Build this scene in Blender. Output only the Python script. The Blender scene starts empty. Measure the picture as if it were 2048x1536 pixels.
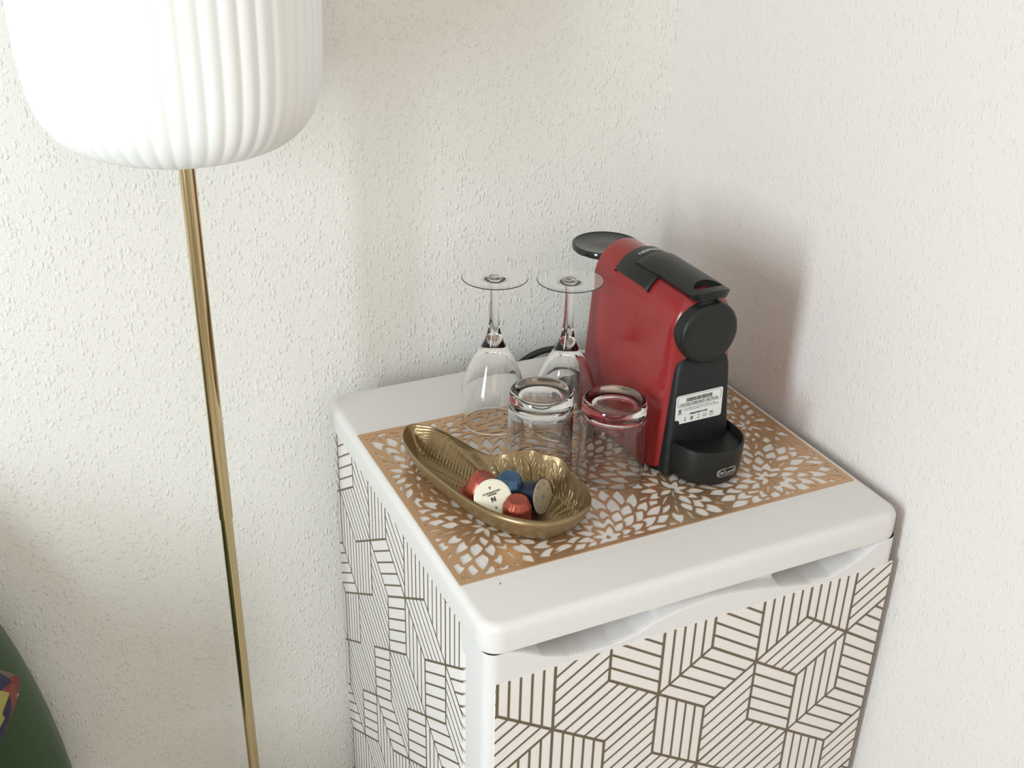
import bpy, bmesh, math, random
import numpy as np
from mathutils import Vector, Matrix

sc = bpy.context.scene
COL = sc.collection
T = 0.85                      # height of the fridge lid above the floor
R3 = random.Random(7)

# ------------------------------------------------------------------ camera
cam_d = bpy.data.cameras.new('camera')
cam = bpy.data.objects.new('camera', cam_d); COL.objects.link(cam)
cam_d.sensor_width = 36.0
cam_d.lens = 2246.04 / 2048 * 36.0
cam_d.clip_start = 0.02
right = Vector((0.90430, -0.42625, 0.02357)); down = Vector((-0.17743, -0.42550, -0.88739)); fwd = Vector((0.38828, 0.79829, -0.46041))
m = Matrix((right, -down, -fwd)).transposed().to_4x4()
m.translation = Vector((-0.3172, -0.7479, T + 0.6265))
cam.matrix_world = m
sc.camera = cam

# ------------------------------------------------------------------ light
sc.view_settings.view_transform = 'Standard'
sc.view_settings.look = 'None'
sc.view_settings.gamma = 1.0
sc.view_settings.use_curve_mapping = False
sc.view_settings.exposure = 0.09
sc.cycles.use_denoising = True
sc.cycles.max_bounces = 12
sc.cycles.diffuse_bounces = 4
sc.cycles.glossy_bounces = 3
sc.cycles.transmission_bounces = 11
sc.cycles.use_adaptive_sampling = True
sc.cycles.adaptive_threshold = 0.03
sc.cycles.adaptive_min_samples = 12
sc.cycles.transparent_max_bounces = 16
sc.cycles.sample_clamp_indirect = 6.0

world = bpy.data.worlds.new('world'); sc.world = world
world.use_nodes = True
bg = world.node_tree.nodes['Background']
bg.inputs[0].default_value = (0.86, 0.93, 1.0, 1)
bg.inputs[1].default_value = 0.35

def area(name, loc, target, sx, sy, power, col):
    l = bpy.data.lights.new(name, 'AREA'); l.shape = 'RECTANGLE'; l.size = sx; l.size_y = sy
    l.energy = power; l.color = col
    o = bpy.data.objects.new(name, l); COL.objects.link(o)
    o.location = loc
    d = (Vector(target) - Vector(loc)).normalized()
    o.rotation_euler = d.to_track_quat('-Z', 'Y').to_euler()
    return o
# daylight through the tall narrow window in the left wall
area('daylight_side_window', (-1.74, -0.80, T + 0.46), (-0.7, -0.80, T + 0.46), 0.38, 1.20, 36.5, (0.815, 0.93, 1.0))
# added warm fill light behind the camera, set in a made-up window
area('rear_fill_light', (-0.7, -2.78, T + 0.98), (-0.7, -1.0, T + 0.98), 1.5, 1.1, 9.5, (1.0, 0.80, 0.63))

# ------------------------------------------------------------------ helpers
def obj(name, verts, faces, mat, parent=None, smooth=False, loc=None):
    me = bpy.data.meshes.new(name)
    me.from_pydata([tuple(v) for v in verts], [], [tuple(f) for f in faces])
    me.update()
    return link(name, me, mat, parent, smooth, loc)

def link(name, me, mat, parent=None, smooth=False, loc=None):
    if mat is not None and len(me.materials) == 0: me.materials.append(mat)
    if smooth is True:
        for p in me.polygons: p.use_smooth = True
    elif smooth:
        for p in me.polygons: p.use_smooth = True
        try: me.set_sharp_from_angle(angle=math.radians(smooth))
        except Exception: pass
    o = bpy.data.objects.new(name, me); COL.objects.link(o)
    if parent is not None: o.parent = parent
    if loc is not None: o.location = loc
    return o

def bm_obj(name, bm, mat, parent=None, smooth=False, loc=None):
    bmesh.ops.recalc_face_normals(bm, faces=bm.faces[:])
    me = bpy.data.meshes.new(name); bm.to_mesh(me); bm.free()
    return link(name, me, mat, parent, smooth, loc)

def thing(name, label, cat, loc=(0, 0, 0), group=None):
    o = bpy.data.objects.new(name, None); COL.objects.link(o)
    o.empty_display_size = 0.05
    o.location = loc
    return tag(o, label, cat, group)

def tag(o, label, cat, group=None):
    o['label'] = label; o['category'] = cat
    if group: o['group'] = group
    return o

def struct(o, label, cat=None):
    o['kind'] = 'structure'; o['label'] = label
    if cat: o['category'] = cat
    return o

def box(bm, x0, x1, y0, y1, z0, z1):
    v = [bm.verts.new(p) for p in ((x0,y0,z0),(x1,y0,z0),(x1,y1,z0),(x0,y1,z0),(x0,y0,z1),(x1,y0,z1),(x1,y1,z1),(x0,y1,z1))]
    for f in ((3,2,1,0),(4,5,6,7),(0,1,5,4),(1,2,6,5),(2,3,7,6),(3,0,4,7)): bm.faces.new([v[i] for i in f])

def rrect(x0, x1, y0, y1, r, n=8):
    r = max(r, 1e-5); pts = []
    for cx, cy, a0 in ((x1-r, y1-r, 0), (x0+r, y1-r, 90), (x0+r, y0+r, 180), (x1-r, y0+r, 270)):
        for i in range(n+1):
            a = math.radians(a0 + 90*i/n); pts.append((cx+r*math.cos(a), cy+r*math.sin(a)))
    return pts

def loft(bm, rings, cap0=True, cap1=True, closed=True):
    vs = [[bm.verts.new(p) for p in r] for r in rings]
    n = len(rings[0])
    for a, b in zip(vs[:-1], vs[1:]):
        for i in range(n if closed else n-1):
            j = (i+1) % n
            bm.faces.new((a[i], a[j], b[j], b[i]))
    if cap0: bm.faces.new(list(reversed(vs[0])))
    if cap1: bm.faces.new(vs[-1])
    return vs

def slab(bm, x0, x1, y0, y1, R, prof, n=8):
    """rounded-rectangle slab; prof = list of (inset, z)"""
    loft(bm, [[(x, y, z) for x, y in rrect(x0+i, x1-i, y0+i, y1-i, R-i, n)] for i, z in prof])

def edge_prof(z0, z1, r0, r1, n=5):
    p = []
    for i in range(n+1):
        a = math.pi/2*i/n; p.append((r0*(1-math.sin(a)), z0+r0*(1-math.cos(a))))
    for i in range(n+1):
        a = math.pi/2*i/n; p.append((r1*(1-math.cos(a)), z1-r1*(1-math.sin(a))))
    return p

def lathe(bm, prof, n=48, mod=None, c=(0, 0), cap0=False, cap1=False):
    rings = []
    for r, z in prof:
        ring = []
        for i in range(n):
            a = 2*math.pi*i/n
            rr = r*(mod(a, r, z) if mod else 1)
            ring.append((c[0]+rr*math.cos(a), c[1]+rr*math.sin(a), z))
        rings.append(ring)
    return loft(bm, rings, cap0, cap1)

def tube(bm, pts, r, n=10):
    pts = [Vector(p) for p in pts]
    rings = []
    up = Vector((0.13, 0.21, 0.97))
    for i, p in enumerate(pts):
        d = (pts[min(i+1, len(pts)-1)] - pts[max(i-1, 0)]).normalized()
        u = d.cross(up).normalized(); w = u.cross(d)
        rings.append([p + r*(math.cos(2*math.pi*k/n)*u + math.sin(2*math.pi*k/n)*w) for k in range(n)])
    loft(bm, rings)

def catmull(pts, k=8):
    P = [Vector(p) for p in pts]; P = [2*P[0]-P[1]] + P + [2*P[-1]-P[-2]]
    out = []
    for i in range(1, len(P)-2):
        for j in range(k):
            t = j/k
            out.append(0.5*((2*P[i]) + (P[i+1]-P[i-1])*t + (2*P[i-1]-5*P[i]+4*P[i+1]-P[i+2])*t*t + (3*P[i]-P[i-1]-3*P[i+1]+P[i+2])*t**3))
    out.append(P[-2]); return out

def text_mesh(s, size, align='CENTER', extrude=0.0, bold=0.0):
    cu = bpy.data.curves.new('t', 'FONT'); cu.body = s; cu.size = size
    cu.align_x = align; cu.align_y = 'CENTER'; cu.extrude = extrude; cu.offset = bold
    cu.resolution_u = 3
    o = bpy.data.objects.new('t', cu); COL.objects.link(o)
    dg = bpy.context.evaluated_depsgraph_get(); dg.update()
    me = bpy.data.meshes.new_from_object(o.evaluated_get(dg))
    bpy.data.objects.remove(o); bpy.data.curves.remove(cu)
    return me

def join_into(bm, me, M):
    n0 = len(bm.verts)
    bm.from_mesh(me); bm.verts.ensure_lookup_table()
    for v in bm.verts[n0:]: v.co = M @ v.co
    bpy.data.meshes.remove(me)

def bake(o):
    dg = bpy.context.evaluated_depsgraph_get(); dg.update()
    me = bpy.data.meshes.new_from_object(o.evaluated_get(dg))
    old = o.data; o.modifiers.clear(); o.data = me; bpy.data.meshes.remove(old)

# ------------------------------------------------------------------ materials
def mat(name, col, rough=0.5, metal=0.0, **kw):
    m = bpy.data.materials.new(name); m.use_nodes = True
    b = m.node_tree.nodes['Principled BSDF']
    b.inputs['Base Color'].default_value = (*col, 1)
    b.inputs['Roughness'].default_value = rough
    b.inputs['Metallic'].default_value = metal
    for k, v in kw.items():
        b.inputs[k.replace('_', ' ')].default_value = v
    return m

def nodes(m):
    nt = m.node_tree
    return nt, nt.nodes['Principled BSDF'], nt.links

def add_noise_colour(m, c1, c2, scale, detail=3):
    nt, b, L = nodes(m)
    tc = nt.nodes.new('ShaderNodeTexCoord'); n = nt.nodes.new('ShaderNodeTexNoise')
    n.inputs['Scale'].default_value = scale; n.inputs['Detail'].default_value = detail
    r = nt.nodes.new('ShaderNodeValToRGB')
    r.color_ramp.elements[0].color = (*c1, 1); r.color_ramp.elements[1].color = (*c2, 1)
    r.color_ramp.elements[0].position = 0.35; r.color_ramp.elements[1].position = 0.65
    L.new(tc.outputs['Object'], n.inputs['Vector']); L.new(n.outputs['Fac'], r.inputs['Fac']); L.new(r.outputs['Color'], b.inputs['Base Color'])

def add_bump(m, scale, strength, dist, detail=2):
    nt, b, L = nodes(m)
    tc = nt.nodes.new('ShaderNodeTexCoord'); n = nt.nodes.new('ShaderNodeTexNoise')
    n.inputs['Scale'].default_value = scale; n.inputs['Detail'].default_value = detail
    bu = nt.nodes.new('ShaderNodeBump'); bu.inputs['Strength'].default_value = strength; bu.inputs['Distance'].default_value = dist
    L.new(tc.outputs['Object'], n.inputs['Vector']); L.new(n.outputs['Fac'], bu.inputs['Height']); L.new(bu.outputs['Normal'], b.inputs['Normal'])

def woodchip(name, col, strength):
    """woodchip wallpaper: scattered elongated chips under matt emulsion"""
    m = mat(name, col, 0.92); nt, b, L = nodes(m)
    tc = nt.nodes.new('ShaderNodeTexCoord')
    nz = nt.nodes.new('ShaderNodeTexNoise'); nz.inputs['Scale'].default_value = 95; nz.inputs['Detail'].default_value = 1
    mx = nt.nodes.new('ShaderNodeMixRGB'); mx.blend_type = 'ADD'; mx.inputs['Fac'].default_value = 0.0035
    mp = nt.nodes.new('ShaderNodeMapping'); mp.inputs['Scale'].default_value = (1.25, 1.25, 0.8)
    L.new(tc.outputs['Object'], nz.inputs['Vector']); L.new(tc.outputs['Object'], mx.inputs['Color1']); L.new(nz.outputs['Color'], mx.inputs['Color2'])
    L.new(mx.outputs['Color'], mp.inputs['Vector'])
    hs = []
    for sc_, th, w in ((165, 0.64, 1.0), (300, 0.60, 0.55)):
        v = nt.nodes.new('ShaderNodeTexVoronoi'); v.inputs['Scale'].default_value = sc_
        L.new(mp.outputs['Vector'], v.inputs['Vector'])
        r = nt.nodes.new('ShaderNodeMapRange'); r.interpolation_type = 'SMOOTHSTEP'
        r.inputs['From Min'].default_value = 0.52; r.inputs['From Max'].default_value = 0.28
        r.inputs['To Min'].default_value = 0; r.inputs['To Max'].default_value = w
        L.new(v.outputs['Distance'], r.inputs['Value'])
        sep = nt.nodes.new('ShaderNodeSeparateColor'); L.new(v.outputs['Color'], sep.inputs['Color'])
        g = nt.nodes.new('ShaderNodeMath'); g.operation = 'GREATER_THAN'; g.inputs[1].default_value = th
        L.new(sep.outputs[0], g.inputs[0])
        mu = nt.nodes.new('ShaderNodeMath'); mu.operation = 'MULTIPLY'
        L.new(r.outputs['Result'], mu.inputs[0]); L.new(g.outputs[0], mu.inputs[1]); hs.append(mu)
    ad = nt.nodes.new('ShaderNodeMath'); ad.operation = 'ADD'
    L.new(hs[0].outputs[0], ad.inputs[0]); L.new(hs[1].outputs[0], ad.inputs[1])
    n2 = nt.nodes.new('ShaderNodeTexNoise'); n2.inputs['Scale'].default_value = 420; n2.inputs['Detail'].default_value = 1
    L.new(tc.outputs['Object'], n2.inputs['Vector'])
    a2 = nt.nodes.new('ShaderNodeMath'); a2.operation = 'MULTIPLY_ADD'; a2.inputs[1].default_value = 0.5
    L.new(n2.outputs['Fac'], a2.inputs[0]); L.new(ad.outputs[0], a2.inputs[2])
    bu = nt.nodes.new('ShaderNodeBump'); bu.inputs['Strength'].default_value = strength; bu.inputs['Distance'].default_value = 0.0011
    L.new(a2.outputs[0], bu.inputs['Height']); L.new(bu.outputs['Normal'], b.inputs['Normal'])
    return m

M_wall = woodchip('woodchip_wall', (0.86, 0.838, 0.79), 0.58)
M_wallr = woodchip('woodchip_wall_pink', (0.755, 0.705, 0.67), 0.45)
M_paint = mat('cream_wall_paint', (0.84, 0.82, 0.77), 0.92)
M_ceiling = mat('ceiling_paint', (0.85, 0.83, 0.79), 0.9)
M_floor = mat('floor_wood', (0.55, 0.49, 0.42), 0.45); add_noise_colour(M_floor, (0.50, 0.44, 0.37), (0.60, 0.54, 0.47), 9, 1)
M_frame = mat('window_frame_white', (0.85, 0.85, 0.84), 0.35)
M_white = mat('white_enamel', (0.74, 0.715, 0.69), 0.36)
M_door = mat('white_door_plastic', (0.74, 0.72, 0.71), 0.42)
M_vinyl = mat('printed_vinyl', (0.80, 0.755, 0.725), 0.5)
M_line = mat('vinyl_gold_line', (0.150, 0.112, 0.062), 0.45, 0.15)
M_dark = mat('dark_gap', (0.05, 0.05, 0.05), 0.7)
M_mat = mat('rose_gold_vinyl', (0.60, 0.385, 0.225), 0.30, 0.72)
M_red = mat('red_gloss_plastic', (0.27, 0.016, 0.018), 0.20)
M_black = mat('black_satin_plastic', (0.011, 0.012, 0.011), 0.40, Specular_IOR_Level=0.35)
M_blackm = mat('black_matt_plastic', (0.011, 0.011, 0.012), 0.5, Specular_IOR_Level=0.35)
M_gloss = mat('black_gloss_plastic', (0.012, 0.013, 0.012), 0.10)
M_silver = mat('silver_print', (0.62, 0.62, 0.62), 0.3, 0.6)
M_sticker = mat('sticker_paper', (0.74, 0.76, 0.73), 0.45)
M_ink = mat('sticker_ink', (0.03, 0.03, 0.03), 0.6)
M_inkg = mat('sticker_ink_grey', (0.22, 0.22, 0.22), 0.6)
M_glass = mat('clear_glass', (1, 1, 1), 0.0, 0.0, Transmission_Weight=1.0, IOR=1.47)
M_tank = mat('clear_tank_plastic', (0.98, 0.985, 0.985), 0.04, 0.0, Transmission_Weight=1.0, IOR=1.2)
M_brass = mat('polished_brass', (0.58, 0.465, 0.265), 0.12, 1.0)
M_shade = mat('opal_shade', (0.88, 0.875, 0.855), 0.45, 0.0, Subsurface_Weight=0.7, Subsurface_Radius=(0.06, 0.06, 0.06))
M_bowl = mat('antique_gold_glass', (0.285, 0.200, 0.102), 0.29, 0.66); add_bump(M_bowl, 700, 0.10, 0.0006)
M_copper = mat('capsule_red_aluminium', (0.36, 0.075, 0.045), 0.33, 0.55)
M_blue = mat('capsule_blue_aluminium', (0.055, 0.12, 0.215), 0.33, 0.55)
M_navy = mat('capsule_navy_aluminium', (0.018, 0.024, 0.045), 0.30, 0.5)
M_dkred = mat('capsule_dark_red_aluminium', (0.16, 0.025, 0.022), 0.33, 0.5)
M_foil = mat('capsule_foil', (0.78, 0.74, 0.62), 0.38, 0.25)
M_foil2 = mat('capsule_foil_dull', (0.48, 0.42, 0.30), 0.42, 0.4)
M_velvet = mat('green_velvet', (0.047, 0.082, 0.036), 0.85, 0.0, Sheen_Weight=0.15, Sheen_Roughness=0.4); add_bump(M_velvet, 500, 0.15, 0.0008)
M_rubber = mat('cable_rubber', (0.012, 0.012, 0.012), 0.45)

# ------------------------------------------------------------------ room
XR, YB, XL, YF, HC = 0.471, 0.440, -1.80, -2.85, 2.50
def wall_box(name, x0, x1, y0, y1, z0, z1, mt, label, cat='wall'):
    bm = bmesh.new(); box(bm, x0, x1, y0, y1, z0, z1)
    return struct(bm_obj(name, bm, mt), label)
wall_box('floor', XL-.1, XR+.1, YF-.1, YB+.1, -.1, 0, M_floor, 'pale wooden floor of the room')
wall_box('ceiling', XL-.1, XR+.1, YF-.1, YB+.1, HC, HC+.1, M_ceiling, 'white painted ceiling of the room')
wall_box('wall_back', XL-.1, XR+.1, YB, YB+.1, 0, HC, M_wall, 'cream woodchip wall behind the floor lamp')
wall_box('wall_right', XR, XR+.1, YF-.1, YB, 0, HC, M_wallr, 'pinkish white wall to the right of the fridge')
def wall_with_hole(name, axis, pos, t, a0, a1, h0, h1, o0, o1, oz0, oz1, mt, label):
    bm = bmesh.new()
    for (p0, p1, z0, z1) in ((a0, o0, h0, h1), (o1, a1, h0, h1), (o0, o1, h0, oz0), (o0, o1, oz1, h1)):
        if axis == 'x': box(bm, pos-t, pos, p0, p1, z0, z1)
        else: box(bm, p0, p1, pos-t, pos, z0, z1)
    return struct(bm_obj(name, bm, mt), label)
wall_with_hole('wall_left', 'x', XL, .12, YF-.1, YB, 0, HC, -1.01, -.59, T-.16, T+1.08, M_paint, 'cream wall holding the tall narrow window')
wall_with_hole('wall_front', 'y', YF, .12, XL, XR, 0, HC, -1.5, .1, T+.38, T+1.57, M_paint, 'cream front wall with an opening for the added fill light')
def window(name, axis, pos, o0, o1, z0, z1, label):
    w = bpy.data.objects.new(name, None); COL.objects.link(w); struct(w, label)
    def bar(nm, p0, p1, q0, q1, d0=-.09, d1=-.04):
        bm = bmesh.new()
        if axis == 'x': box(bm, pos+d0, pos+d1, p0, p1, q0, q1)
        else: box(bm, p0, p1, pos+d0, pos+d1, q0, q1)
        bm_obj(nm, bm, M_frame, w)
    f = .035
    bar('frame_bar', o0, o0+f, z0, z1); bar('frame_bar', o1-f, o1, z0, z1)
    bar('frame_bar', o0+f, o1-f, z0, z0+f); bar('frame_bar', o0+f, o1-f, z1-f, z1)
    bar('sill', o0-.03, o1+.03, z0-.025, z0, -.10, .05)
window('window_1', 'x', XL, -1.01, -.59, T-.16, T+1.08, 'tall narrow window in the left wall')
window('added_fill_window', 'y', YF, -1.5, .1, T+.38, T+1.57, 'added window frame around the rear fill light')  # made-up window, only frames the rear fill light

# ------------------------------------------------------------------ fridge
fr = thing('mini_fridge', 'white undercounter fridge wrapped in geometric gold-line vinyl in the room corner', 'fridge', (0.228, 0.165, 0))
FO = Vector((-0.228, -0.165, 0))
def fpart(name, bm, mt, smooth=30, parent=None):
    for v in bm.verts: v.co += FO
    return bm_obj(name, bm, mt, parent or fr, smooth)
X0, X1 = 0.0, 0.4575
bm = bmesh.new(); slab(bm, X0, X1, -.011, .390, .010, [(0, .03), (0, T-.064)]); box(bm, X0, X1, .075, .390, T-.064, T-.0305)
for a_ in (X0, X1-.012): box(bm, a_, a_+.012, -.006, .075, T-.064, T-.0305)
cabinet = fpart('cabinet', bm, M_vinyl)
bm = bmesh.new(); slab(bm, -.006, .4605, -.067, .398, .021, edge_prof(T-.030, T, .0012, .009, 6), 10); lid = fpart('top_lid', bm, M_white, 40)
# faint raised rectangle moulded into the lid
bm = bmesh.new()
rx0, rx1, ry0, ry1 = .034, .428, -.012, .352
for (a, b, c, d) in ((rx0, rx1, ry0, ry0+.0012), (rx0, rx1, ry1, ry1+.0012), (rx0, rx0+.0012, ry0, ry1), (rx1, rx1+.0012, ry0, ry1)):
    box(bm, a, b, c, d, T-.0004, T+.0002)
fpart('moulded_line', bm, M_white, False, lid)
# feet
for fx in (.03, .43):
    for fy in (.02, .36):
        bm = bmesh.new(); lathe(bm, [(.018, 0), (.018, .012), (.010, .014), (.010, .031)], 20, c=(fx, fy), cap0=True, cap1=True); fpart('foot', bm, M_blackm)
# door
DZ = T-.0625
bm = bmesh.new(); slab(bm, -.003, .4590, -.066, -.0125, .012, [(0, .05), (0, DZ)], 8); door = fpart('door', bm, M_door)
# moulded handle strip with two finger scoops
zt = [(-.003,-.031),(20,-.031),(35,-.0372),(53.6,-.0475),(79.8,-.0560),(101.5,-.0592),(125.8,-.0592),(150,-.0550),(169.4,-.0475),(199.6,-.0420),(233.1,-.0390),(257.3,-.0410),(293.4,-.0470),(322.4,-.0530),(352,-.0590),(378,-.0580),(408.5,-.0478),(433.7,-.0335),(445,-.031),(470,-.031)]
ztx = np.array([a/1000 if a > 1 else a for a, b in zt]); ztz = np.array([b for a, b in zt])
def sstep(t): t = min(max(t, 0), 1); return t*t*(3-2*t)
outl = [(-.003, -.0125), (-.003, -.030)] + [(x, y) for x, y in rrect(-.003, .459, -.066, -.0125, .012, 8)[18:27]]
nx = 240
outl += [(.009 + (.447-.009)*i/nx, -.066) for i in range(1, nx)]
outl += [(x, y) for x, y in rrect(-.003, .459, -.066, -.0125, .012, 8)[27:36]] + [(.459, -.030), (.459, -.0125)]
zs = [DZ + (T-.0303-DZ)*i/40 for i in range(41)]
def scoop(x, z, c, w):
    zc = -.041
    q = abs((x-c)/w)**3 + abs((z-zc)/.0175)**3
    return sstep((1.06-q)/0.16)
verts = []; faces = []
for x, y in outl:
    top = float(np.interp(x, ztx, ztz))
    for z in zs:
        dz = z - T
        d = .012*sstep((dz-top)/.005) if top < -.0315 else 0
        if .01 < x < .447:
            d = max(d, (.007 + .052*max(scoop(x, dz, .112, .060), scoop(x, dz, .366, .054)))*sstep((dz-top)/.005)) if top < -.0315 else d
        verts.append(Vector((x, y+d, z)) + FO)
nz = len(zs)
for i in range(len(outl)-1):
    for j in range(nz-1):
        faces.append((i*nz+j, (i+1)*nz+j, (i+1)*nz+j+1, i*nz+j+1))
obj('handle_strip', verts, faces, M_door, door, True)

# tumbling-block line print
def clip_poly(poly, x0, x1, y0, y1):
    for ax, lim, sg in ((0, x0, 1), (0, x1, -1), (1, y0, 1), (1, y1, -1)):
        out = []
        for i in range(len(poly)):
            p, q = poly[i], poly[(i+1) % len(poly)]
            ip = sg*(p[ax]-lim) >= 0; iq = sg*(q[ax]-lim) >= 0
            if ip: out.append(p)
            if ip != iq:
                t = (lim-p[ax])/(q[ax]-p[ax]); out.append((p[0]+(q[0]-p[0])*t, p[1]+(q[1]-p[1])*t))
        poly = out
        if len(poly) < 3: return []
    return poly
def block_print(u0, u1, v0, v1, ou, ov, du, dv, seed, forced, w=.0023):
    """polygons of the striped rhombi; u horizontal, v vertical; lattice node (ou,ov)"""
    rnd = random.Random(seed); polys = []; seen = set()
    def seg(a, b, w):
        key_ = tuple(sorted(((round(a[0], 5), round(a[1], 5)), (round(b[0], 5), round(b[1], 5)))))
        if key_ in seen: return
        seen.add(key_)
        dx, dy = b[0]-a[0], b[1]-a[1]; l = math.hypot(dx, dy)
        nx_, ny_ = -dy/l*w/2, dx/l*w/2
        ex, ey = dx/l*w*.4, dy/l*w*.4
        p = clip_poly([(a[0]-ex+nx_, a[1]-ey+ny_), (b[0]+ex+nx_, b[1]+ey+ny_), (b[0]+ex-nx_, b[1]+ey-ny_), (a[0]-ex-nx_, a[1]-ey-ny_)], u0, u1, v0, v1)
        if p: polys.append(p)
    V = 2*dv
    for row in range(-2, 9):
        for k in range(-3, 7):
            lx = ou + 2*du*k + (du if row % 2 else 0); ly = ov - row*(dv+V)
            A, B, Cc, D = (lx, ly), (lx+du, ly+dv), (lx+2*du, ly), (lx+du, ly-dv)
            rh = {'T': (A, B, Cc, D), 'L': (A, D, (D[0], D[1]-V), (A[0], A[1]-V)), 'R': (D, Cc, (Cc[0], Cc[1]-V), (D[0], D[1]-V))}
            for key, q in rh.items():
                mode = forced.get((row, k, key), rnd.randint(0, 1))
                for i in range(4): seg(q[i], q[(i+1) % 4], w*1.25)
                for s in range(1, 5):
                    t = s/5
                    if mode == 0: a = (q[0][0]+(q[3][0]-q[0][0])*t, q[0][1]+(q[3][1]-q[0][1])*t); b = (q[1][0]+(q[2][0]-q[1][0])*t, q[1][1]+(q[2][1]-q[1][1])*t)   # parallel to edge 0-1
                    else: a = (q[0][0]+(q[1][0]-q[0][0])*t, q[0][1]+(q[1][1]-q[0][1])*t); b = (q[3][0]+(q[2][0]-q[3][0])*t, q[3][1]+(q[2][1]-q[3][1])*t)       # parallel to edge 1-2
                    seg(a, b, w)
    return polys
def print_mesh(name, polys, f, parent, mt=None):
    verts = []; faces = []
    for p in polys:
        faces.append(tuple(range(len(verts), len(verts)+len(p)))); lift = .00018*((len(faces)*0.61803) % 1.0); verts += [f(a, b, lift) for a, b in p]
    return obj(name, verts, faces, mt or M_line, parent)
# T: 0 = parallel to A-B (rising), 1 = parallel to B-C (falling); L: 0 = falling, 1 = vertical; R: 0 = rising, 1 = vertical
forced = {(0,0,'T'):0, (0,1,'T'):1, (0,2,'T'):0, (0,-1,'T'):0, (-1,-1,'L'):1, (-1,-1,'R'):0, (-1,0,'L'):0, (-1,0,'R'):1, (-1,1,'L'):0, (-1,1,'R'):1,
          (-1,2,'L'):1, (-1,2,'R'):0, (0,0,'L'):1, (0,0,'R'):0, (0,1,'L'):1, (0,1,'R'):0, (0,2,'L'):0, (0,2,'R'):1, (0,3,'L'):0, (0,-1,'R'):1, (1,0,'T'):0, (1,1,'T'):0, (1,2,'T'):1}
bm = bmesh.new(); slab(bm, .0055, .4585, -.0664, -.064, .0008, [(0, .06), (0, DZ+.0002)], 2); fpart('vinyl_panel', bm, M_vinyl, False, door)
pp = block_print(.006, .458, -.78, -.0632, .0655, -.139, .0577, .0385, 5, forced)
print_mesh('line_print', pp, lambda a, b, l: Vector((a, -.0666-l, T+b))+FO, door)
pp = block_print(-.009, .385, -.80, -.0325, .035-.1128, -.120, .0564, .0385, 11, {(0,0,'T'):1,(0,1,'T'):0,(0,2,'T'):1,(-1,0,'R'):1,(-1,0,'L'):1,(-1,1,'L'):1,(-1,1,'R'):0,(-1,2,'L'):1,(0,1,'L'):0,(0,1,'R'):1,(0,2,'L'):0,(0,2,'R'):0}, w=.0019)
print_mesh('line_print', pp, lambda a, b, l: Vector((-.0002-l, a, T+b))+FO, cabinet)

# ------------------------------------------------------------------ placemat: marching squares on a petal field
def petal_field(Xg,Yg,W_,D_):
    rnd = random.Random(21)
    cents = [(.368,.040),(.160,.012),(.058,.075),(.262,.060),(.112,.150),(.205,.150),(.318,.140),(.415,.140),(.030,.190),(.070,.262),(.165,.245),(.262,.235),(.352,.245),(.440,.250),(.448,.030),(.010,.010),(.108,.022),(.215,.000)]
    F = np.full(Xg.shape,-1.0); cov=np.zeros(Xg.shape,bool)
    for ci,(cx,cy) in enumerate(cents):
        dx,dy=Xg-cx,Yg-cy
        th0=np.arctan2(dy,dx); r=np.hypot(dx,dy)*(1+.07*np.sin(2*th0+ci*1.7)); th=th0+rnd.random()*6.28
        Rmax=.060 if ci<9 else .085
        dens=min(1,max(0,(cy-.02)/.22))*.55+ (.25 if cx>.4 or cx<.1 else 0)
        web0=.0013+.0010*dens
        rr=.001; k=0
        tw=rnd.choice((-1,1))*rnd.uniform(6,14)
        while rr<Rmax:
            wid=.0098+.0012*min(k,3)
            n=max(6,int(round(2*math.pi*(rr+.010)/wid)))
            Lp=.0165+.0028*min(k,3)+.003*rnd.random()
            ang=2*math.pi/n
            ph0=th/ang+.5*(k%2)+.1*rnd.random()+tw*(r-rr)*(.6+.4*k/3)
            idx=np.floor(ph0); ph=ph0-idx-.5
            hsh=np.sin(idx*12.9898+ci*78.233+k*37.7)*43758.5453; hsh=hsh-np.floor(hsh)
            lj=.86+.30*hsh
            v=(r-rr)/(Lp*lj)
            u=ph*ang*r
            hw=.56*ang*(rr+.5*Lp)
            vv=np.clip(v,0,1)
            h=hw*np.power(np.clip(np.sin(np.pi*np.power(vv,.72)),0,1),.95)
            d=(h-np.abs(u))*.86
            out=(v<0)|(v>1)
            d=np.where(out,-np.minimum(np.abs(u)+.001+np.where(v<0,-v,v-1)*Lp,.01),d)
            lw=web0*(.75+.7*((hsh*7)%1.0))
            val=lw-np.abs(d)
            # some petals stay solid except for a narrow slit
            slit=((hsh*13)%1.0)<(.10+.30*dens)
            val=np.where(slit&(d>0), (h*.70-np.maximum(d,0))*.6, val)
            F=np.where(~cov,np.maximum(F,val),F)
            cov|=d>0
            rr+=Lp*.60; k+=1
    F=np.where(cov,F,.001)
    edge=np.minimum(np.minimum(Xg,W_-Xg),np.minimum(Yg,D_-Yg))
    return np.maximum(F,.0050-edge)
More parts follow.
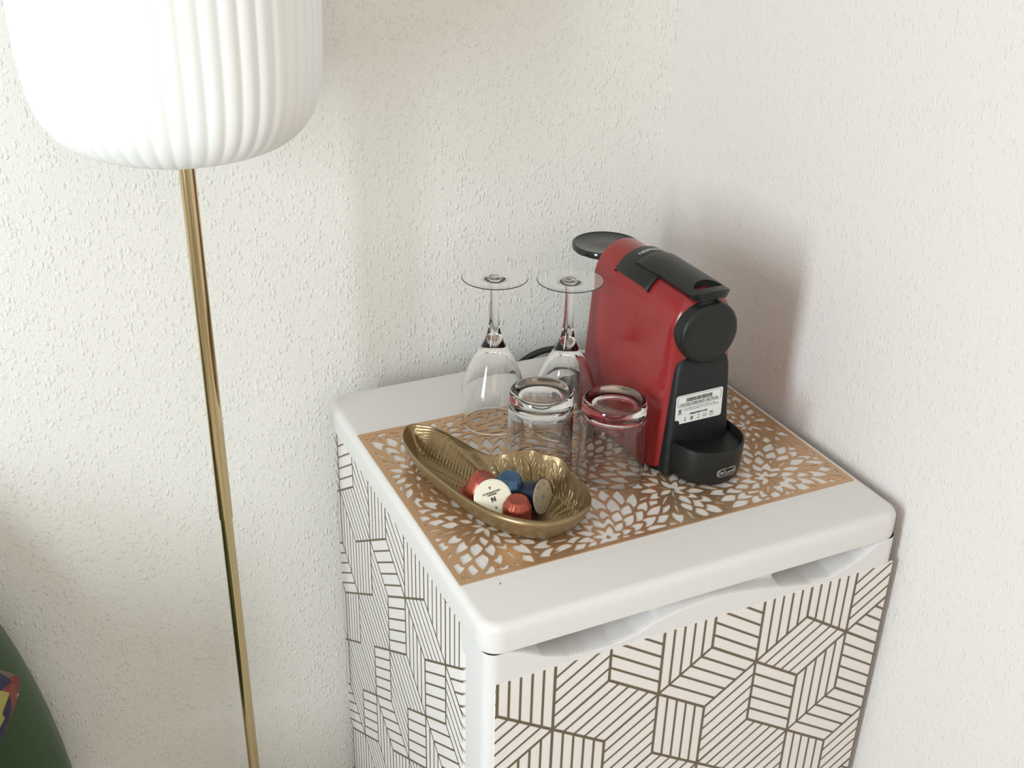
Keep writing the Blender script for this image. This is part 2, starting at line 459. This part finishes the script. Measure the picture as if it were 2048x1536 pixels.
def placemat():
    W_, D_ = .4500, .2915; s = .0007
    nxg, nyg = int(W_/s)+1, int(D_/s)+1
    gx = np.linspace(0, W_, nxg); gy = np.linspace(0, D_, nyg)
    Xg, Yg = np.meshgrid(gx, gy, indexing='ij')
    F = petal_field(Xg, Yg, W_, D_)
    S = F > 0
    verts = []; faces = []
    z1, z0 = T+.0011, T+.0001
    c = S[:-1, :-1].astype(int) + 2*S[1:, :-1] + 4*S[1:, 1:] + 8*S[:-1, 1:]
    # full cells merged into runs along y
    for i in range(nxg-1):
        row = c[i] == 15
        j = 0; ny_ = nyg-1
        d = np.diff(np.concatenate(([0], row.astype(int), [0])))
        for a, b in zip(np.where(d == 1)[0], np.where(d == -1)[0]):
            n0 = len(verts)
            verts += [(gx[i], gy[a], z1), (gx[i+1], gy[a], z1), (gx[i+1], gy[b], z1), (gx[i], gy[b], z1)]
            faces.append((n0, n0+1, n0+2, n0+3))
    Fl = F.tolist()
    gxl = gx.tolist(); gyl = gy.tolist()
    mi, mj = np.where((c != 15) & (c != 0))
    for i, j in zip(mi.tolist(), mj.tolist()):
        P4 = ((gxl[i], gyl[j], Fl[i][j]), (gxl[i+1], gyl[j], Fl[i+1][j]), (gxl[i+1], gyl[j+1], Fl[i+1][j+1]), (gxl[i], gyl[j+1], Fl[i][j+1]))
        poly = []; cr = []
        for a in range(4):
            p, q = P4[a], P4[(a+1) % 4]
            if p[2] > 0: poly.append((p[0], p[1]))
            if (p[2] > 0) != (q[2] > 0):
                t = p[2]/(p[2]-q[2]); t = min(max(t, .04), .96)
                pt = (p[0]+(q[0]-p[0])*t, p[1]+(q[1]-p[1])*t); poly.append(pt); cr.append(pt)
        n0 = len(verts); verts += [(x, y, z1) for x, y in poly]; faces.append(tuple(range(n0, n0+len(poly))))
        if len(cr) == 2:
            n0 = len(verts); (ax, ay), (bx, by) = cr
            verts += [(ax, ay, z1), (bx, by, z1), (bx, by, z0), (ax, ay, z0)]; faces.append((n0, n0+1, n0+2, n0+3))
    # outer rim walls
    n0 = len(verts)
    cs = [(0, 0), (W_, 0), (W_, D_), (0, D_)]
    for a in range(4):
        p, q = cs[a], cs[(a+1) % 4]; n0 = len(verts)
        verts += [(*p, z0), (*q, z0), (*q, z1), (*p, z1)]; faces.append((n0, n0+1, n0+2, n0+3))
    return obj('placemat', verts, faces, M_mat)
pm = placemat()
tag(pm, 'rose gold cut-out placemat with petal pattern lying on the fridge lid', 'placemat')
ZM = T + .0012   # top of the mat

# ------------------------------------------------------------------ coffee machine
CX = .3065
cm = thing('coffee_machine', 'red capsule coffee machine with black lever and front, standing on the placemat', 'coffee machine', (CX, .18, ZM))
def cpart(name, bm, mt, smooth=35, parent=None):
    for v in bm.verts: v.co -= Vector((CX, .18, ZM))
    return bm_obj(name, bm, mt, parent or cm, smooth)
ZA = .158                       # springing height of the arch above the mat
def halfw(z): return .0465 - (.0465-.0365)*min(max(z/ZA, 0), 1)
def section(y, inset, z0=.004):
    pts = []
    for i in range(9):
        z = z0 + inset*.5 + (ZA-z0-inset*.5)*i/9
        pts.append((CX+halfw(z)-inset, y, ZM+z))
    for i in range(25):
        a = math.pi*i/24
        pts.append((CX+(.0365-inset)*math.cos(a), y, ZM+ZA+(.042-inset)*math.sin(a)))
    for i in range(9):
        z = z0 + inset*.5 + (ZA-z0-inset*.5)*(8-i)/9
        pts.append((CX-halfw(z)+inset, y, ZM+z))
    return pts
bm = bmesh.new(); rings = []
for i in range(9):
    a = math.pi/2*i/8; rings.append(section(.092+.014*(1-math.sin(a)) if False else .092+.014*(1-math.cos(math.pi/2-a)), .014*(1-math.sin(a))))
rings = []
for i in range(9):
    a = math.pi/2*i/8; rings.append(section(.092 + .016*(1-math.cos(a)), .016*(1-math.sin(a))))
for y in (.14, .18, .22): rings.append(section(y, 0))
for i in range(5):
    a = math.pi/2*i/4; rings.append(section(.262 - .004*(1-math.sin(a)), .004*(1-math.cos(a))))
loft(bm, rings); body = cpart('body', bm, M_red, 50)
# black base plate
bm = bmesh.new(); slab(bm, CX-.043, CX+.043, .09, .34, .02, [(0, ZM), (0, ZM+.006)]); cpart('base', bm, M_blackm)
# black front panel
bm = bmesh.new()
def prow(z, hw, y0, r=.006):
    return [(x, y, ZM+z) for x, y in rrect(CX-hw, CX+hw, y0, .112, r, 4)]
loft(bm, [prow(.002, .0395, .082), prow(.03, .0380, .0835), prow(.08, .0345, .0855), prow(.118, .0320, .087), prow(.126, .0300, .0885), prow(.131, .0265, .092)])
panel = cpart('front_panel', bm, M_blackm, 40)
# round outlet head
bm = bmesh.new()
hr = .0335
prof = [(0, 0), (.6*hr, -.0003), (.86*hr, 0), (.90*hr, .0006), (.955*hr, .0016), (.985*hr, .0032), (hr, .006), (hr, .03)]
rings = [[(CX-.0005+max(r, .0004)*math.cos(2*math.pi*i/48), .082+d, ZM+.1585+max(r, .0004)*math.sin(2*math.pi*i/48)) for i in range(48)] for r, d in prof]
loft(bm, rings); cpart('outlet_head', bm, M_black, 40)
# lever: saddle over the arch plus forward bar with finger hole
def arc_shell(y, a, b, t, w0, n=20):
    lo = math.acos(min(w0/a, 1)); pts = []
    for i in range(n+1):
        g = lo + (math.pi-2*lo)*i/n; pts.append((CX+a*math.cos(g), y, ZM+ZA+b*math.sin(g)))
    for i in range(n+1):
        g = math.pi-lo - (math.pi-2*lo)*i/n; pts.append((CX+(a-t)*math.cos(g), y, ZM+ZA+(b-t)*math.sin(g)))
    return pts
lever = bpy.data.objects.new('lever', None)
bm = bmesh.new()
rings = []
for y, off in ((.2215, -.003), (.220, -.001), (.217, 0), (.19, .0004), (.160, .0008), (.157, .0003), (.155, -.002)):
    rings.append(arc_shell(y, .0410+off, .0468+off, .0048, .0345+off*.5))
loft(bm, rings); lever = cpart('lever', bm, M_black, 40)
bm = bmesh.new(); rings = []
ys = [.196, .193, .188, .17, .15, .13, .115]
tipc, tipr = .0965, .0240
ys2 = [tipc - tipr*math.sin(math.pi/2*i/10)*.80 for i in range(0, 11)]
for y in ys:
    off = {.196: -.004, .193: -.001}.get(y, .0005); rings.append(arc_shell(y, .0435, .0492+off, .0085+off, .0245 if y > .15 else .0232))
for i, y in enumerate(ys2):
    w = max(.0228*math.sqrt(max(1-((tipc-y)/(tipr*.80))**2, 0.02)), .004)
    rings.append(arc_shell(y, .0435, .0492+.0005*i/10, .0085, w))
loft(bm, rings)
bar = cpart('lever_bar', bm, M_black, 40, lever)
cut_bm = bmesh.new(); lathe(cut_bm, [(1, -.05), (1, .05)], 40, cap0=True, cap1=True)
for v in cut_bm.verts: v.co = Vector((v.co.x*.0155, v.co.y*.0095-.0825, v.co.z+.19))
cutter = bm_obj('cutter', cut_bm, M_black, cm)
bo = bar.modifiers.new('hole', 'BOOLEAN'); bo.object = cutter; bo.operation = 'DIFFERENCE'; bo.solver = 'EXACT'
bake(bar); bpy.data.objects.remove(cutter)
for p in bar.data.polygons: p.use_smooth = True
bar.data.set_sharp_from_angle(angle=math.radians(40))
# silver wordmark wrapped over the lever step
me = text_mesh('NESPRESSO', .0068, bold=.00012)
bm = bmesh.new(); bm.from_mesh(me); bpy.data.meshes.remove(me)
bmesh.ops.triangulate(bm, faces=bm.faces[:])
for v in bm.verts:
    g = math.pi/2 - v.co.x/.046
    v.co = Vector((CX+.0420*math.cos(g), .2035+v.co.y, ZM+ZA+.0478*math.sin(g)))
cpart('wordmark', bm, M_silver, False, lever)
# drip tray
bm = bmesh.new()
def tray_ring(r, z):
    pts = []
    for i in range(33):
        a = math.pi + math.pi*i/32; pts.append((CX+.0065+r*math.cos(a), .0835+r*1.04*math.sin(a), ZM+z))
    pts += [(CX+.0065+r, .108, ZM+z), (CX+.0065-r, .108, ZM+z)]
    return pts
loft(bm, [tray_ring(.032, .0), tray_ring(.036, .002), tray_ring(.0385, .006), tray_ring(.0398, .014), tray_ring(.0410, .039), tray_ring(.0406, .0415), tray_ring(.0392, .0422), tray_ring(.0374, .040), tray_ring(.0370, .034)])
tray = cpart('drip_tray', bm, M_black, 40)
# logo on the tray
def on_tray(a_off, z, out=.0003):
    r = .0406+out
    g = -math.pi/2 + a_off/r
    return Vector((CX+.0065+r*math.cos(g), .0835+r*1.04*math.sin(g), ZM+z))
me = text_mesh("De'Longhi", .0062, bold=.00012)
bm = bmesh.new(); bm.from_mesh(me); bpy.data.meshes.remove(me)
bmesh.ops.triangulate(bm, faces=bm.faces[:])
LA, LZ = .0025, .0185
for v in bm.verts: v.co = on_tray(LA+v.co.x*.86, LZ+v.co.y)
n = 40
ring = rrect(-.0125, .0125, -.0046, .0046, .0045, 8)
vo = [bm.verts.new(on_tray(LA+x, LZ+z)) for x, z in ring]; vi = [bm.verts.new(on_tray(LA+x*.94, LZ+z*.84)) for x, z in ring]
for i in range(len(ring)):
    j = (i+1) % len(ring); bm.faces.new((vo[i], vo[j], vi[j], vi[i]))
cpart('logo', bm, M_silver, False, tray)
# sticker with barcode, tilted like the photographed one
def stk(u, v, lift=0.0):       # u,v in metres from sticker centre on the panel front
    z = .0765+v; y = np.interp(z, [.03, .08, .118], [.0835, .0855, .087]) - .0004 - lift
    return Vector((CX-.0035+u, float(y), ZM+z))
SW, SH = .0285, .0165
bm = bmesh.new(); o = rrect(-SW, SW, -SH, SH, .0028, 6)
o = [(x, z+.02*x) for x, z in o if not (x < -SW*.80 and z < -SH*.72)]
k = min(range(len(o)), key=lambda i: (o[i][0]+SW)**2*4+(o[i][1]+SH*.7)**2)
notch = [(-SW, -SH*.70), (-SW*.88, -SH*.72), (-SW*.82, -SH*.82), (-SW*.80, -SH)]
o = [p for p in o]
idx = max(i for i, p in enumerate(o) if p[0] <= -SW+1e-6) if any(p[0] <= -SW+1e-6 for p in o) else 0
o = o[:idx+1] + notch + o[idx+1:]
fv = [bm.verts.new(stk(*p)) for p in o]; bm.faces.new(fv)
sticker = cpart('sticker', bm, M_sticker, False, panel)
def quad(bm, u0, u1, v0, v1, lift=.0002):
    bm.faces.new([bm.verts.new(stk(u, v+.02*u, lift)) for u, v in ((u0, v0), (u1, v0), (u1, v1), (u0, v1))])
bm = bmesh.new(); u = -.0165; rb = random.Random(4)
while u < .0145:
    w = rb.choice((.0003, .0005, .0008)); quad(bm, u, u+w, .0080, .0125); u += w + rb.choice((.0003, .0005))
me = text_mesh('19320D30B34051827018', .0044, bold=.00006); tb = bmesh.new(); tb.from_mesh(me); bpy.data.meshes.remove(me)
def add_text(bm, s, size, cu, cv, bold=.00004, sx=1.0):
    me = text_mesh(s, size, bold=bold); n0 = len(bm.verts); bm.from_mesh(me); bpy.data.meshes.remove(me); bm.verts.ensure_lookup_table()
    for v in bm.verts[n0:]: v.co = stk(cu+v.co.x*sx, cv+v.co.y+.02*v.co.x, .0002)
tb.free()
add_text(bm, '19320D30B34051827018', .0046, -.001, .0052)
# rounded frame round the code
o1 = rrect(-.0265, .0265, .0030, .0152, .0028, 5); o2 = rrect(-.0262, .0262, .0033, .0149, .0025, 5)
a = [bm.verts.new(stk(x, z+.02*x, .0002)) for x, z in o1]; b_ = [bm.verts.new(stk(x, z+.02*x, .0002)) for x, z in o2]
for i in range(len(a)):
    j = (i+1) % len(a); bm.faces.new((a[i], a[j], b_[j], b_[i]))
add_text(bm, 'nespresso.com', .0036, 0, -.0062, .00012)
# crossed-out bin
for (x0_, x1_, y0_, y1_) in ((-.0250, -.0212, .0002, .0006), (-.0246, -.0216, -.0050, -.0045), (-.0246, -.0242, -.0050, .0002), (-.0220, -.0216, -.0050, .0002)):
    quad(bm, x0_, x1_, y0_, y1_)
for q in (((-.0254, -.0052), (-.0208, .0008)), ((-.0254, .0008), (-.0208, -.0052))):
    (xa, za), (xb, zb) = q
    bm.faces.new([bm.verts.new(stk(x, z, .0003)) for x, z in ((xa, za), (xa+.0006, za), (xb, zb), (xb-.0006, zb))])
# contact icons: handset, globe, phone, envelope, calendar
for i, cx_ in enumerate((-.0160, -.0080, .0000, .0080, .0160)):
    if i == 0: quad(bm, cx_-.0009, cx_-.0003, -.0135, -.0095); quad(bm, cx_-.0003, cx_+.0007, -.0103, -.0095); quad(bm, cx_-.0003, cx_+.0007, -.0135, -.0127)
    elif i == 1:
        for j in range(4): quad(bm, cx_-.0016+.0009*j, cx_-.0012+.0009*j, -.0132, -.0100)
        quad(bm, cx_-.0016, cx_+.0015, -.0118, -.0114); quad(bm, cx_-.0012, cx_+.0011, -.0100, -.0096); quad(bm, cx_-.0012, cx_+.0011, -.0136, -.0132)
    elif i == 2: quad(bm, cx_-.0011, cx_+.0011, -.0138, -.0131); quad(bm, cx_-.0011, cx_+.0011, -.0098, -.0094); quad(bm, cx_+.0008, cx_+.0011, -.0131, -.0098)
    elif i == 3: quad(bm, cx_-.0018, cx_+.0018, -.0133, -.0130); quad(bm, cx_-.0018, cx_+.0018, -.0103, -.0100); quad(bm, cx_-.0018, cx_-.0015, -.0130, -.0103); quad(bm, cx_+.0015, cx_+.0018, -.0130, -.0103); quad(bm, cx_-.001, cx_+.001, -.0118, -.0115)
    else: quad(bm, cx_-.0017, cx_+.0017, -.0104, -.0092); quad(bm, cx_-.0017, cx_-.0013, -.0134, -.0104); quad(bm, cx_+.0013, cx_+.0017, -.0134, -.0104); quad(bm, cx_-.0017, cx_+.0017, -.0137, -.0133)
cpart('black_print', bm, M_ink, False, sticker)
bm = bmesh.new()
for row, (u0, u1) in enumerate(((-.0185, .0185), (-.0185, .0245))):
    u = u0
    while u < u1:
        w = rb.uniform(.0012, .0034); zz = .0006 - row*.0021
        for kk in range(int(w/.0006)): quad(bm, u+kk*.0006, u+kk*.0006+.00042, zz-.0005, zz+.0005+rb.choice((0, 0, .0003)))
        u += w+.0006
quad(bm, .0003, .0011, .0021, .0025)
cpart('fine_print', bm, M_inkg, False, sticker)
# water tank and its glossy lid
tx, ty = CX+.002, .3015
bm = bmesh.new(); lathe(bm, [(.0340, .006), (.0365, .008), (.0375, .172), (.0360, .172), (.0350, .010), (.010, .009)], 56, c=(tx, ty), cap0=True, cap1=True)
for v in bm.verts: v.co.z += ZM
tank = cpart('water_tank', bm, M_tank, 40)
bm = bmesh.new(); lathe(bm, [(.0375, .1725), (.0392, .1735), (.0395, .1765), (.0388, .1790), (.0372, .1797), (.0366, .1788), (.0355, .1783), (.012, .1790), (.0006, .1791)], 64, c=(tx, ty), cap0=True, cap1=True)
for v in bm.verts: v.co.z += ZM
cpart('tank_lid', bm, M_gloss, 40, tank)
# mains cable draped over the back of the lid
bm = bmesh.new(); tube(bm, catmull([(.185, .4205, T-.16), (.215, .420, T-.08), (.238, .4185, T-.040), (.262, .414, T-.014), (.285, .409, T-.0015), (.305, .400, T+.0025), (.318, .384, T+.0046), (.322, .366, T+.0046), (.320, .338, T+.010)], 10), .0042, 12)
cpart('power_cable', bm, M_rubber, True)

# ------------------------------------------------------------------ glasses (upside down)
def goblet(name, label, x, y, z, h=.175):
    bm = bmesh.new()
    # outer profile from rim (bottom) to foot (top), then back inside the bowl
    outer = [(.0345, 0), (.0356, .012), (.0364, .026), (.0366, .038), (.0335, .052), (.0285, .066), (.0225, .079), (.0165, .0895), (.0118, .097), (.0088, .105), (.0066, .114), (.0052, .125), (.0047, .140), (.0047, .158), (.0050, .1690), (.0064, .1719), (.0105, .1734), (.0130, .17385), (.0200, .1740), (.0345, .1742), (.0350, .17422), (.0356, .1744), (.0358, .1746), (.0356, .1748), (.0350, .17498), (.0345, .1750), (.0180, .1750), (.0075, .1750), (.0006, .1750)]
    inner = [(.0006, .0885), (.0060, .0880), (.0120, .0845), (.0180, .0770), (.0245, .0652), (.0298, .0518), (.0332, .0390), (.0340, .0270), (.0331, .0125), (.0320, .0002)]
    rings = outer[::-1]
    prof = inner + [(.0332, 0), (.0345, 0)] + outer[1:]
    lathe(bm, prof, 56, cap0=True, cap1=True)
    o = bm_obj(name, bm, M_glass, None, 50, (x, y, z))
    return tag(o, label, 'wine glass', 'upturned wine glasses')
goblet('wine_glass', 'upturned stemmed wine glass standing nearest the lamp, clear of the coffee machine', .1514, .2639, T+.0001+.0012)
goblet('wine_glass', 'upturned stemmed wine glass directly beside the red coffee machine', .2225, .2265, ZM, )
def tumbler(name, label, x, y, z, h=.088):
    bm = bmesh.new()
    prof = [(.0006, h-.0165), (.020, h-.0165), (.0262, h-.0178), (.0296, h-.022), (.0308, h-.028), (.0328, .020), (.0338, .0006), (.0346, 0), (.0356, .0006), (.0350, .020), (.0333, h-.006), (.0329, h-.0025), (.0318, h-.0006), (.0300, h), (.0278, h-.0006), (.0262, h-.0022), (.018, h-.0030), (.0006, h-.0032)]
    lathe(bm, prof, 64, cap0=True, cap1=True)
    o = bm_obj(name, bm, M_glass, None, 45, (x, y, z))
    return tag(o, label, 'tumbler', 'upturned tumblers')
tumbler('tumbler', 'upturned thick-based tumbler in front of the two wine glasses', .1585, .1600, ZM)
tumbler('tumbler', 'upturned thick-based tumbler against the red side of the coffee machine', .2195, .1145, ZM)

# ------------------------------------------------------------------ gold leaf dish
def leaf_dish():
    rim = [(47,243),(66,226),(79,194),(90,162),(103,140),(126,130),(145,112),(157,82),(159,53),(151,32),(125,19),(92,21),(63,46),(45,79),(33,127),(25,175),(26,216),(36,238)]
    P = catmull([(a/1000, b/1000, 0) for a, b in rim] + [(rim[0][0]/1000, rim[0][1]/1000, 0)], 14)[:-1]
    c = Vector((.098, .092, 0))
    ang = np.array([math.atan2(p.y-c.y, p.x-c.x) for p in P]); rad = np.array([(p-c).length for p in P])
    o = np.argsort(ang); ang, rad = ang[o], rad[o]
    ang = np.concatenate((ang-2*np.pi, ang, ang+2*np.pi)); rad = np.concatenate((rad, rad, rad))
    NA, NR = 600, 240
    top = []; bot = []
    ox, oy = .105, .050
    aa = np.linspace(-np.pi, np.pi, NA, endpoint=False)
    Rm = np.interp(aa, ang, rad)
    w = np.clip((aa+.2)/.25, 0, 1)*np.clip((1.25-aa)/.25, 0, 1)
    Rr = Rm + .0020*(1-np.cos((aa+.2)*9.2))*w - .0015
    rimx, rimy = c.x+np.cos(aa)*Rr, c.y+np.sin(aa)*Rr
    for j in range(NR+1):
        q = j/NR
        xs = c.x + np.cos(aa)*Rr*q; ys_ = c.y + np.sin(aa)*Rr*q
        dist = np.sqrt(((xs[:, None]-rimx[None])**2 + (ys_[:, None]-rimy[None])**2).min(1)) if j < NR else np.zeros(NA)
        for i in range(NA):
            x, y, din, a = float(xs[i]), float(ys_[i]), float(dist[i]), float(aa[i])
            zr = .0300 + .0095*sstep((a+.35)/.6)*sstep((1.75-a)/.6)
            wallw = .015 + .019*sstep((a+.2)/.5)*sstep((2.1-a)/.5)
            t = max(0, 1-din/wallw)
            z = .0045 + (zr-.0045)*(t**1.7)
            dx, dy = x-ox, y-oy; rr = math.hypot(dx, dy); th = math.atan2(dy, dx)
            if rr > .010:
                nl = 30
                f = th/(2*math.pi)*nl; fr_ = f-math.floor(f)-.5
                arc = abs(fr_)*2
                rib = max(0, 1-abs(arc)/.20)
                vein = .5+.5*math.sin((rr*1000/5.0 + arc*1.6)*2*math.pi)
                gro = max(0, (arc-.86)/.14)
                amp = .0019*sstep((rr-.010)/.02)*sstep((din-.0012)/.005)
                z += amp*(rib*1.1 + vein*.60*(1-gro)*(1-rib) - gro*.9)
            top.append((x, y, z))
            tb_ = max(0, 1-(din+.0014)/wallw)
            bot.append((x, y, max(.0002, .0045 + (zr-.0045)*(tb_**1.7) - .0042)))
    n = (NR+1)*NA
    verts = [(x, y, ZM+z) for x, y, z in top] + [(x, y, ZM+z) for x, y, z in bot]
    faces = []
    for j in range(NR):
        for i in range(NA):
            k = (i+1) % NA
            faces.append((j*NA+i, (j+1)*NA+i, (j+1)*NA+k, j*NA+k))
            faces.append((n+j*NA+i, n+j*NA+k, n+(j+1)*NA+k, n+(j+1)*NA+i))
    for i in range(NA):
        k = (i+1) % NA
        faces.append((NR*NA+i, n+NR*NA+i, n+NR*NA+k, NR*NA+k))
    return obj('leaf_dish', verts, faces, M_bowl, None, True)
dish = leaf_dish()
tag(dish, 'antique gold leaf-shaped dish with embossed veins holding coffee capsules', 'dish')

# ------------------------------------------------------------------ capsules
def capsule(label, centre, dome_dir, mbody, mfoil, spin=0.0, text=False):
    """centre = point on the axis 12 mm above the foil"""
    d = Vector(dome_dir).normalized()
    base = Vector(centre) - d*.012
    e = thing('coffee_capsule', label, 'coffee capsule', base, 'coffee capsules in the gold dish')
    q = d.to_track_quat('Z', 'Y') @ Matrix.Rotation(spin, 3, 'Z').to_quaternion()
    e.rotation_euler = q.to_euler()
    bm = bmesh.new()
    fl = 14
    prof = [(.0150, .0012), (.0149, .0035), (.0140, .0170), (.0137, .0190), (.0130, .0200), (.0102, .0254), (.0092, .0260), (.0080, .0256), (.0005, .0257)]
    def mod(a, r, z): return 1 + (.022*math.cos(fl*a) if .0195 < z < .0255 else 0)
    lathe(bm, prof, 84, mod, cap0=True, cap1=True); bm_obj('shell', bm, mbody, e, 35)
    bm = bmesh.new(); lathe(bm, [(.0150, .0014), (.0178, .0014), (.0184, .0008), (.0184, .0002), (.0178, -.0002), (.0174, -.0001)], 56, cap0=True, cap1=True); bm_obj('rim', bm, mbody if not text else mfoil, e, 35)
    bm = bmesh.new(); lathe(bm, [(.0176, 0), (.0170, -.0007), (.0100, -.0011), (.0005, -.0013)], 48, cap0=True, cap1=True); foil = bm_obj('foil_lid', bm, mfoil, e, 40)
    bm = bmesh.new()
    def put(s, size, y, bold=.00008):
        me = text_mesh(s, size, bold=bold); n0 = len(bm.verts); bm.from_mesh(me); bpy.data.meshes.remove(me); bm.verts.ensure_lookup_table()
        for v in bm.verts[n0:]: v.co = Vector((v.co.x, -(v.co.y+y), -.00165))     # seen from below
    if text:
        put('N', .0058, .0012, .0004); put('ESPRESSO', .0022, -.0034); put('DECAFFEINATO', .0025, -.0056); put('6', .0040, -.0100, .0001); put('6', .0040, .0098, .0001)
    else:
        put('N', .0050, 0, .0003)
        for k in range(7):
            a = 2*math.pi*k/7; n0 = len(bm.verts)
            cx_, cy_ = .0125*math.cos(a), .0125*math.sin(a)
            bm.faces.new([bm.verts.new((cx_+.0011*math.cos(2*math.pi*i/7)*(1+.4*math.sin(3*i)), cy_+.0009*math.sin(2*math.pi*i/7), -.00145)) for i in range(7)])
    bm_obj('foil_print', bm, M_ink if text else M_inkg, foil)
    return e
capsule('red coffee capsule at the back left of the dish, dome tilted towards the right', (.0660, .1035, ZM+.0265), (.40, -.05, .88), M_copper, M_foil)
capsule('coffee capsule showing its cream foil lid with upside-down lettering', (.0685, .0842, ZM+.0238), (.22, .74, -.55), M_dkred, M_foil, math.radians(-15), True)
capsule('blue coffee capsule standing dome up in the middle of the pile', (.0900, .0905, ZM+.0275), (.05, -.10, .97), M_blue, M_foil)
capsule('red coffee capsule standing upright at the front of the pile', (.0850, .0608, ZM+.0195), (.02, -.05, 1), M_copper, M_foil)
capsule('navy coffee capsule lying on its side with its dull foil facing right', (.1070, .0745, ZM+.0235), (-.52, .72, -.20), M_navy, M_foil2, 1.2)

# ------------------------------------------------------------------ floor lamp
LX, LY = -.1535, .2760
lamp = thing('floor_lamp', 'brass floor lamp with a large white ribbed shade beside the fridge', 'floor lamp', (LX, LY, 0))
bm = bmesh.new(); lathe(bm, [(.125, 0), (.127, .004), (.127, .014), (.122, .018), (.02, .020), (.012, .026)], 64, cap0=True, cap1=True); bm_obj('base', bm, M_brass, lamp, 40)
bm = bmesh.new(); lathe(bm, [(.0065, .02), (.0065, T-.058)], 32, cap0=True, cap1=True); bm_obj('lower_pole', bm, M_brass, lamp, 40)
bm = bmesh.new(); lathe(bm, [(.0066, T-.0578), (.0074, T-.0572), (.0074, T+.40)], 32, cap0=True, cap1=True); bm_obj('upper_pole', bm, M_brass, lamp, 40)
bm = bmesh.new()
prof = [(.012, .3375), (.045, .339), (.074, .3445), (.0985, .355), (.1140, .371), (.1225, .392), (.1265, .42), (.1280, .455), (.1288, .50), (.1288, .55), (.1285, .60), (.1260, .65), (.1180, .70), (.1010, .735), (.075, .757), (.045, .766), (.030, .767)]
cc = catmull([(r, z, 0) for r, z in prof], 4)
prof = [(p.x, p.y+T) for p in cc]
NR_ = 52
def rib(a, r, z):
    ph = (a*NR_/(2*math.pi)) % 1.0
    return 1 + .013*min(1, r/.08)*(abs(math.sin(math.pi*ph))-.6)
lathe(bm, prof, NR_*10, rib); shade = bm_obj('shade', bm, M_shade, lamp, True)
so = shade.modifiers.new('thick', 'SOLIDIFY'); so.thickness = .003; so.offset = -1
bm = bmesh.new(); lathe(bm, [(.0095, T+.332), (.0105, T+.334), (.0105, T+.346), (.009, T+.350)], 32, cap0=True, cap1=True); bm_obj('collar', bm, M_brass, lamp, 40)
bm = bmesh.new(); lathe(bm, [(.014, T+.40), (.016, T+.43), (.030, T+.47), (.034, T+.50), (.028, T+.53), (.010, T+.545)], 32, cap0=True, cap1=True); bm_obj('bulb', bm, mat('bulb_opal', (.9, .9, .88), .4), lamp, 40)

# ------------------------------------------------------------------ green chair with cushion
ch = thing('velvet_chair', 'dark green velvet chair with tall rounded back, at the lower left by the wall', 'chair', (-.60, .18, 0))
def superpt(a, cx, cz, ax, az, e=2.4):
    ca, sa = math.cos(a), math.sin(a)
    return cx+ax*math.copysign(abs(ca)**(2/e), ca), cz+az*math.copysign(abs(sa)**(2/e), sa)
bm = bmesh.new(); rings = []
for y, ins in ((.425, .06), (.421, .02), (.410, .006), (.39, 0), (.35, .0), (.332, .008), (.322, .020), (.316, .042), (.314, .08), (.313, .14)):
    ring = []
    for i in range(72):
        x, z = superpt(2*math.pi*i/72, 0, T-.55, .250-ins, .60-ins, 2.0)
        ring.append((x, y-.18, max(z, .34)))
    rings.append(ring)
loft(bm, rings); bm_obj('backrest', bm, M_velvet, ch, 60)
bm = bmesh.new(); slab(bm, -.24, .24, -.36, .135, .10, edge_prof(.30, .43, .03, .05, 5), 8); bm_obj('seat', bm, M_velvet, ch, 60)
for sx in (-1, 1):
    for yy in (-.29, .09):
        bm = bmesh.new(); lathe(bm, [(.011, 0), (.018, .31)], 20, c=(sx*.18, yy), cap0=True, cap1=True); bm_obj('leg', bm, M_blackm, ch, 40)
def cushion_mat():
    m = mat('patterned_cushion_fabric', (.3, .2, .15), .85); nt, b, L = nodes(m)
    tc = nt.nodes.new('ShaderNodeTexCoord'); v = nt.nodes.new('ShaderNodeTexVoronoi'); v.inputs['Scale'].default_value = 55
    sep = nt.nodes.new('ShaderNodeSeparateColor'); r = nt.nodes.new('ShaderNodeValToRGB'); r.color_ramp.interpolation = 'CONSTANT'
    cols = [(0, (.025, .025, .045)), (.22, (.19, .05, .035)), (.42, (.30, .26, .07)), (.56, (.13, .09, .06)), (.74, (.16, .035, .03)), (.88, (.70, .68, .62))]
    el = r.color_ramp.elements
    el[0].position = 0; el[0].color = (*cols[0][1], 1); el[1].position = cols[1][0]; el[1].color = (*cols[1][1], 1)
    for p, c in cols[2:]:
        e = el.new(p); e.color = (*c, 1)
    L.new(tc.outputs['Object'], v.inputs['Vector']); L.new(v.outputs['Color'], sep.inputs['Color']); L.new(sep.outputs[0], r.inputs['Fac']); L.new(r.outputs['Color'], b.inputs['Base Color'])
    return m
bm = bmesh.new(); rings = []
N = 26
tv = []; bv = []
for i in range(N+1):
    for j in range(N+1):
        u = 2*i/N-1; v = 2*j/N-1
        pinch = 1-.10*(1-abs(u))*abs(v)**3-.0; pin2 = 1-.10*(1-abs(v))*abs(u)**3
        cr = 1-.09*(u*v)**4; x, z = u*.150*pin2*cr, v*.150*pinch*cr
        t = .062*(max(0, 1-u**4)*max(0, 1-v**4))**.55
        tv.append((x, -t, z)); bv.append((x, t, z))
nn = (N+1)**2; faces = []
for i in range(N):
    for j in range(N):
        a = i*(N+1)+j; q = (a, a+N+1, a+N+2, a+1)
        faces.append(q); faces.append(tuple(nn+k for k in reversed(q)))
cu = obj('cushion', tv+bv, faces, cushion_mat(), None, True)
cu.rotation_euler = (math.radians(-12), math.radians(30), 0)
cu.location = (-.563, .205, .640)
tag(cu, 'patterned cushion in red, yellow and navy leaning on the green chair', 'cushion')
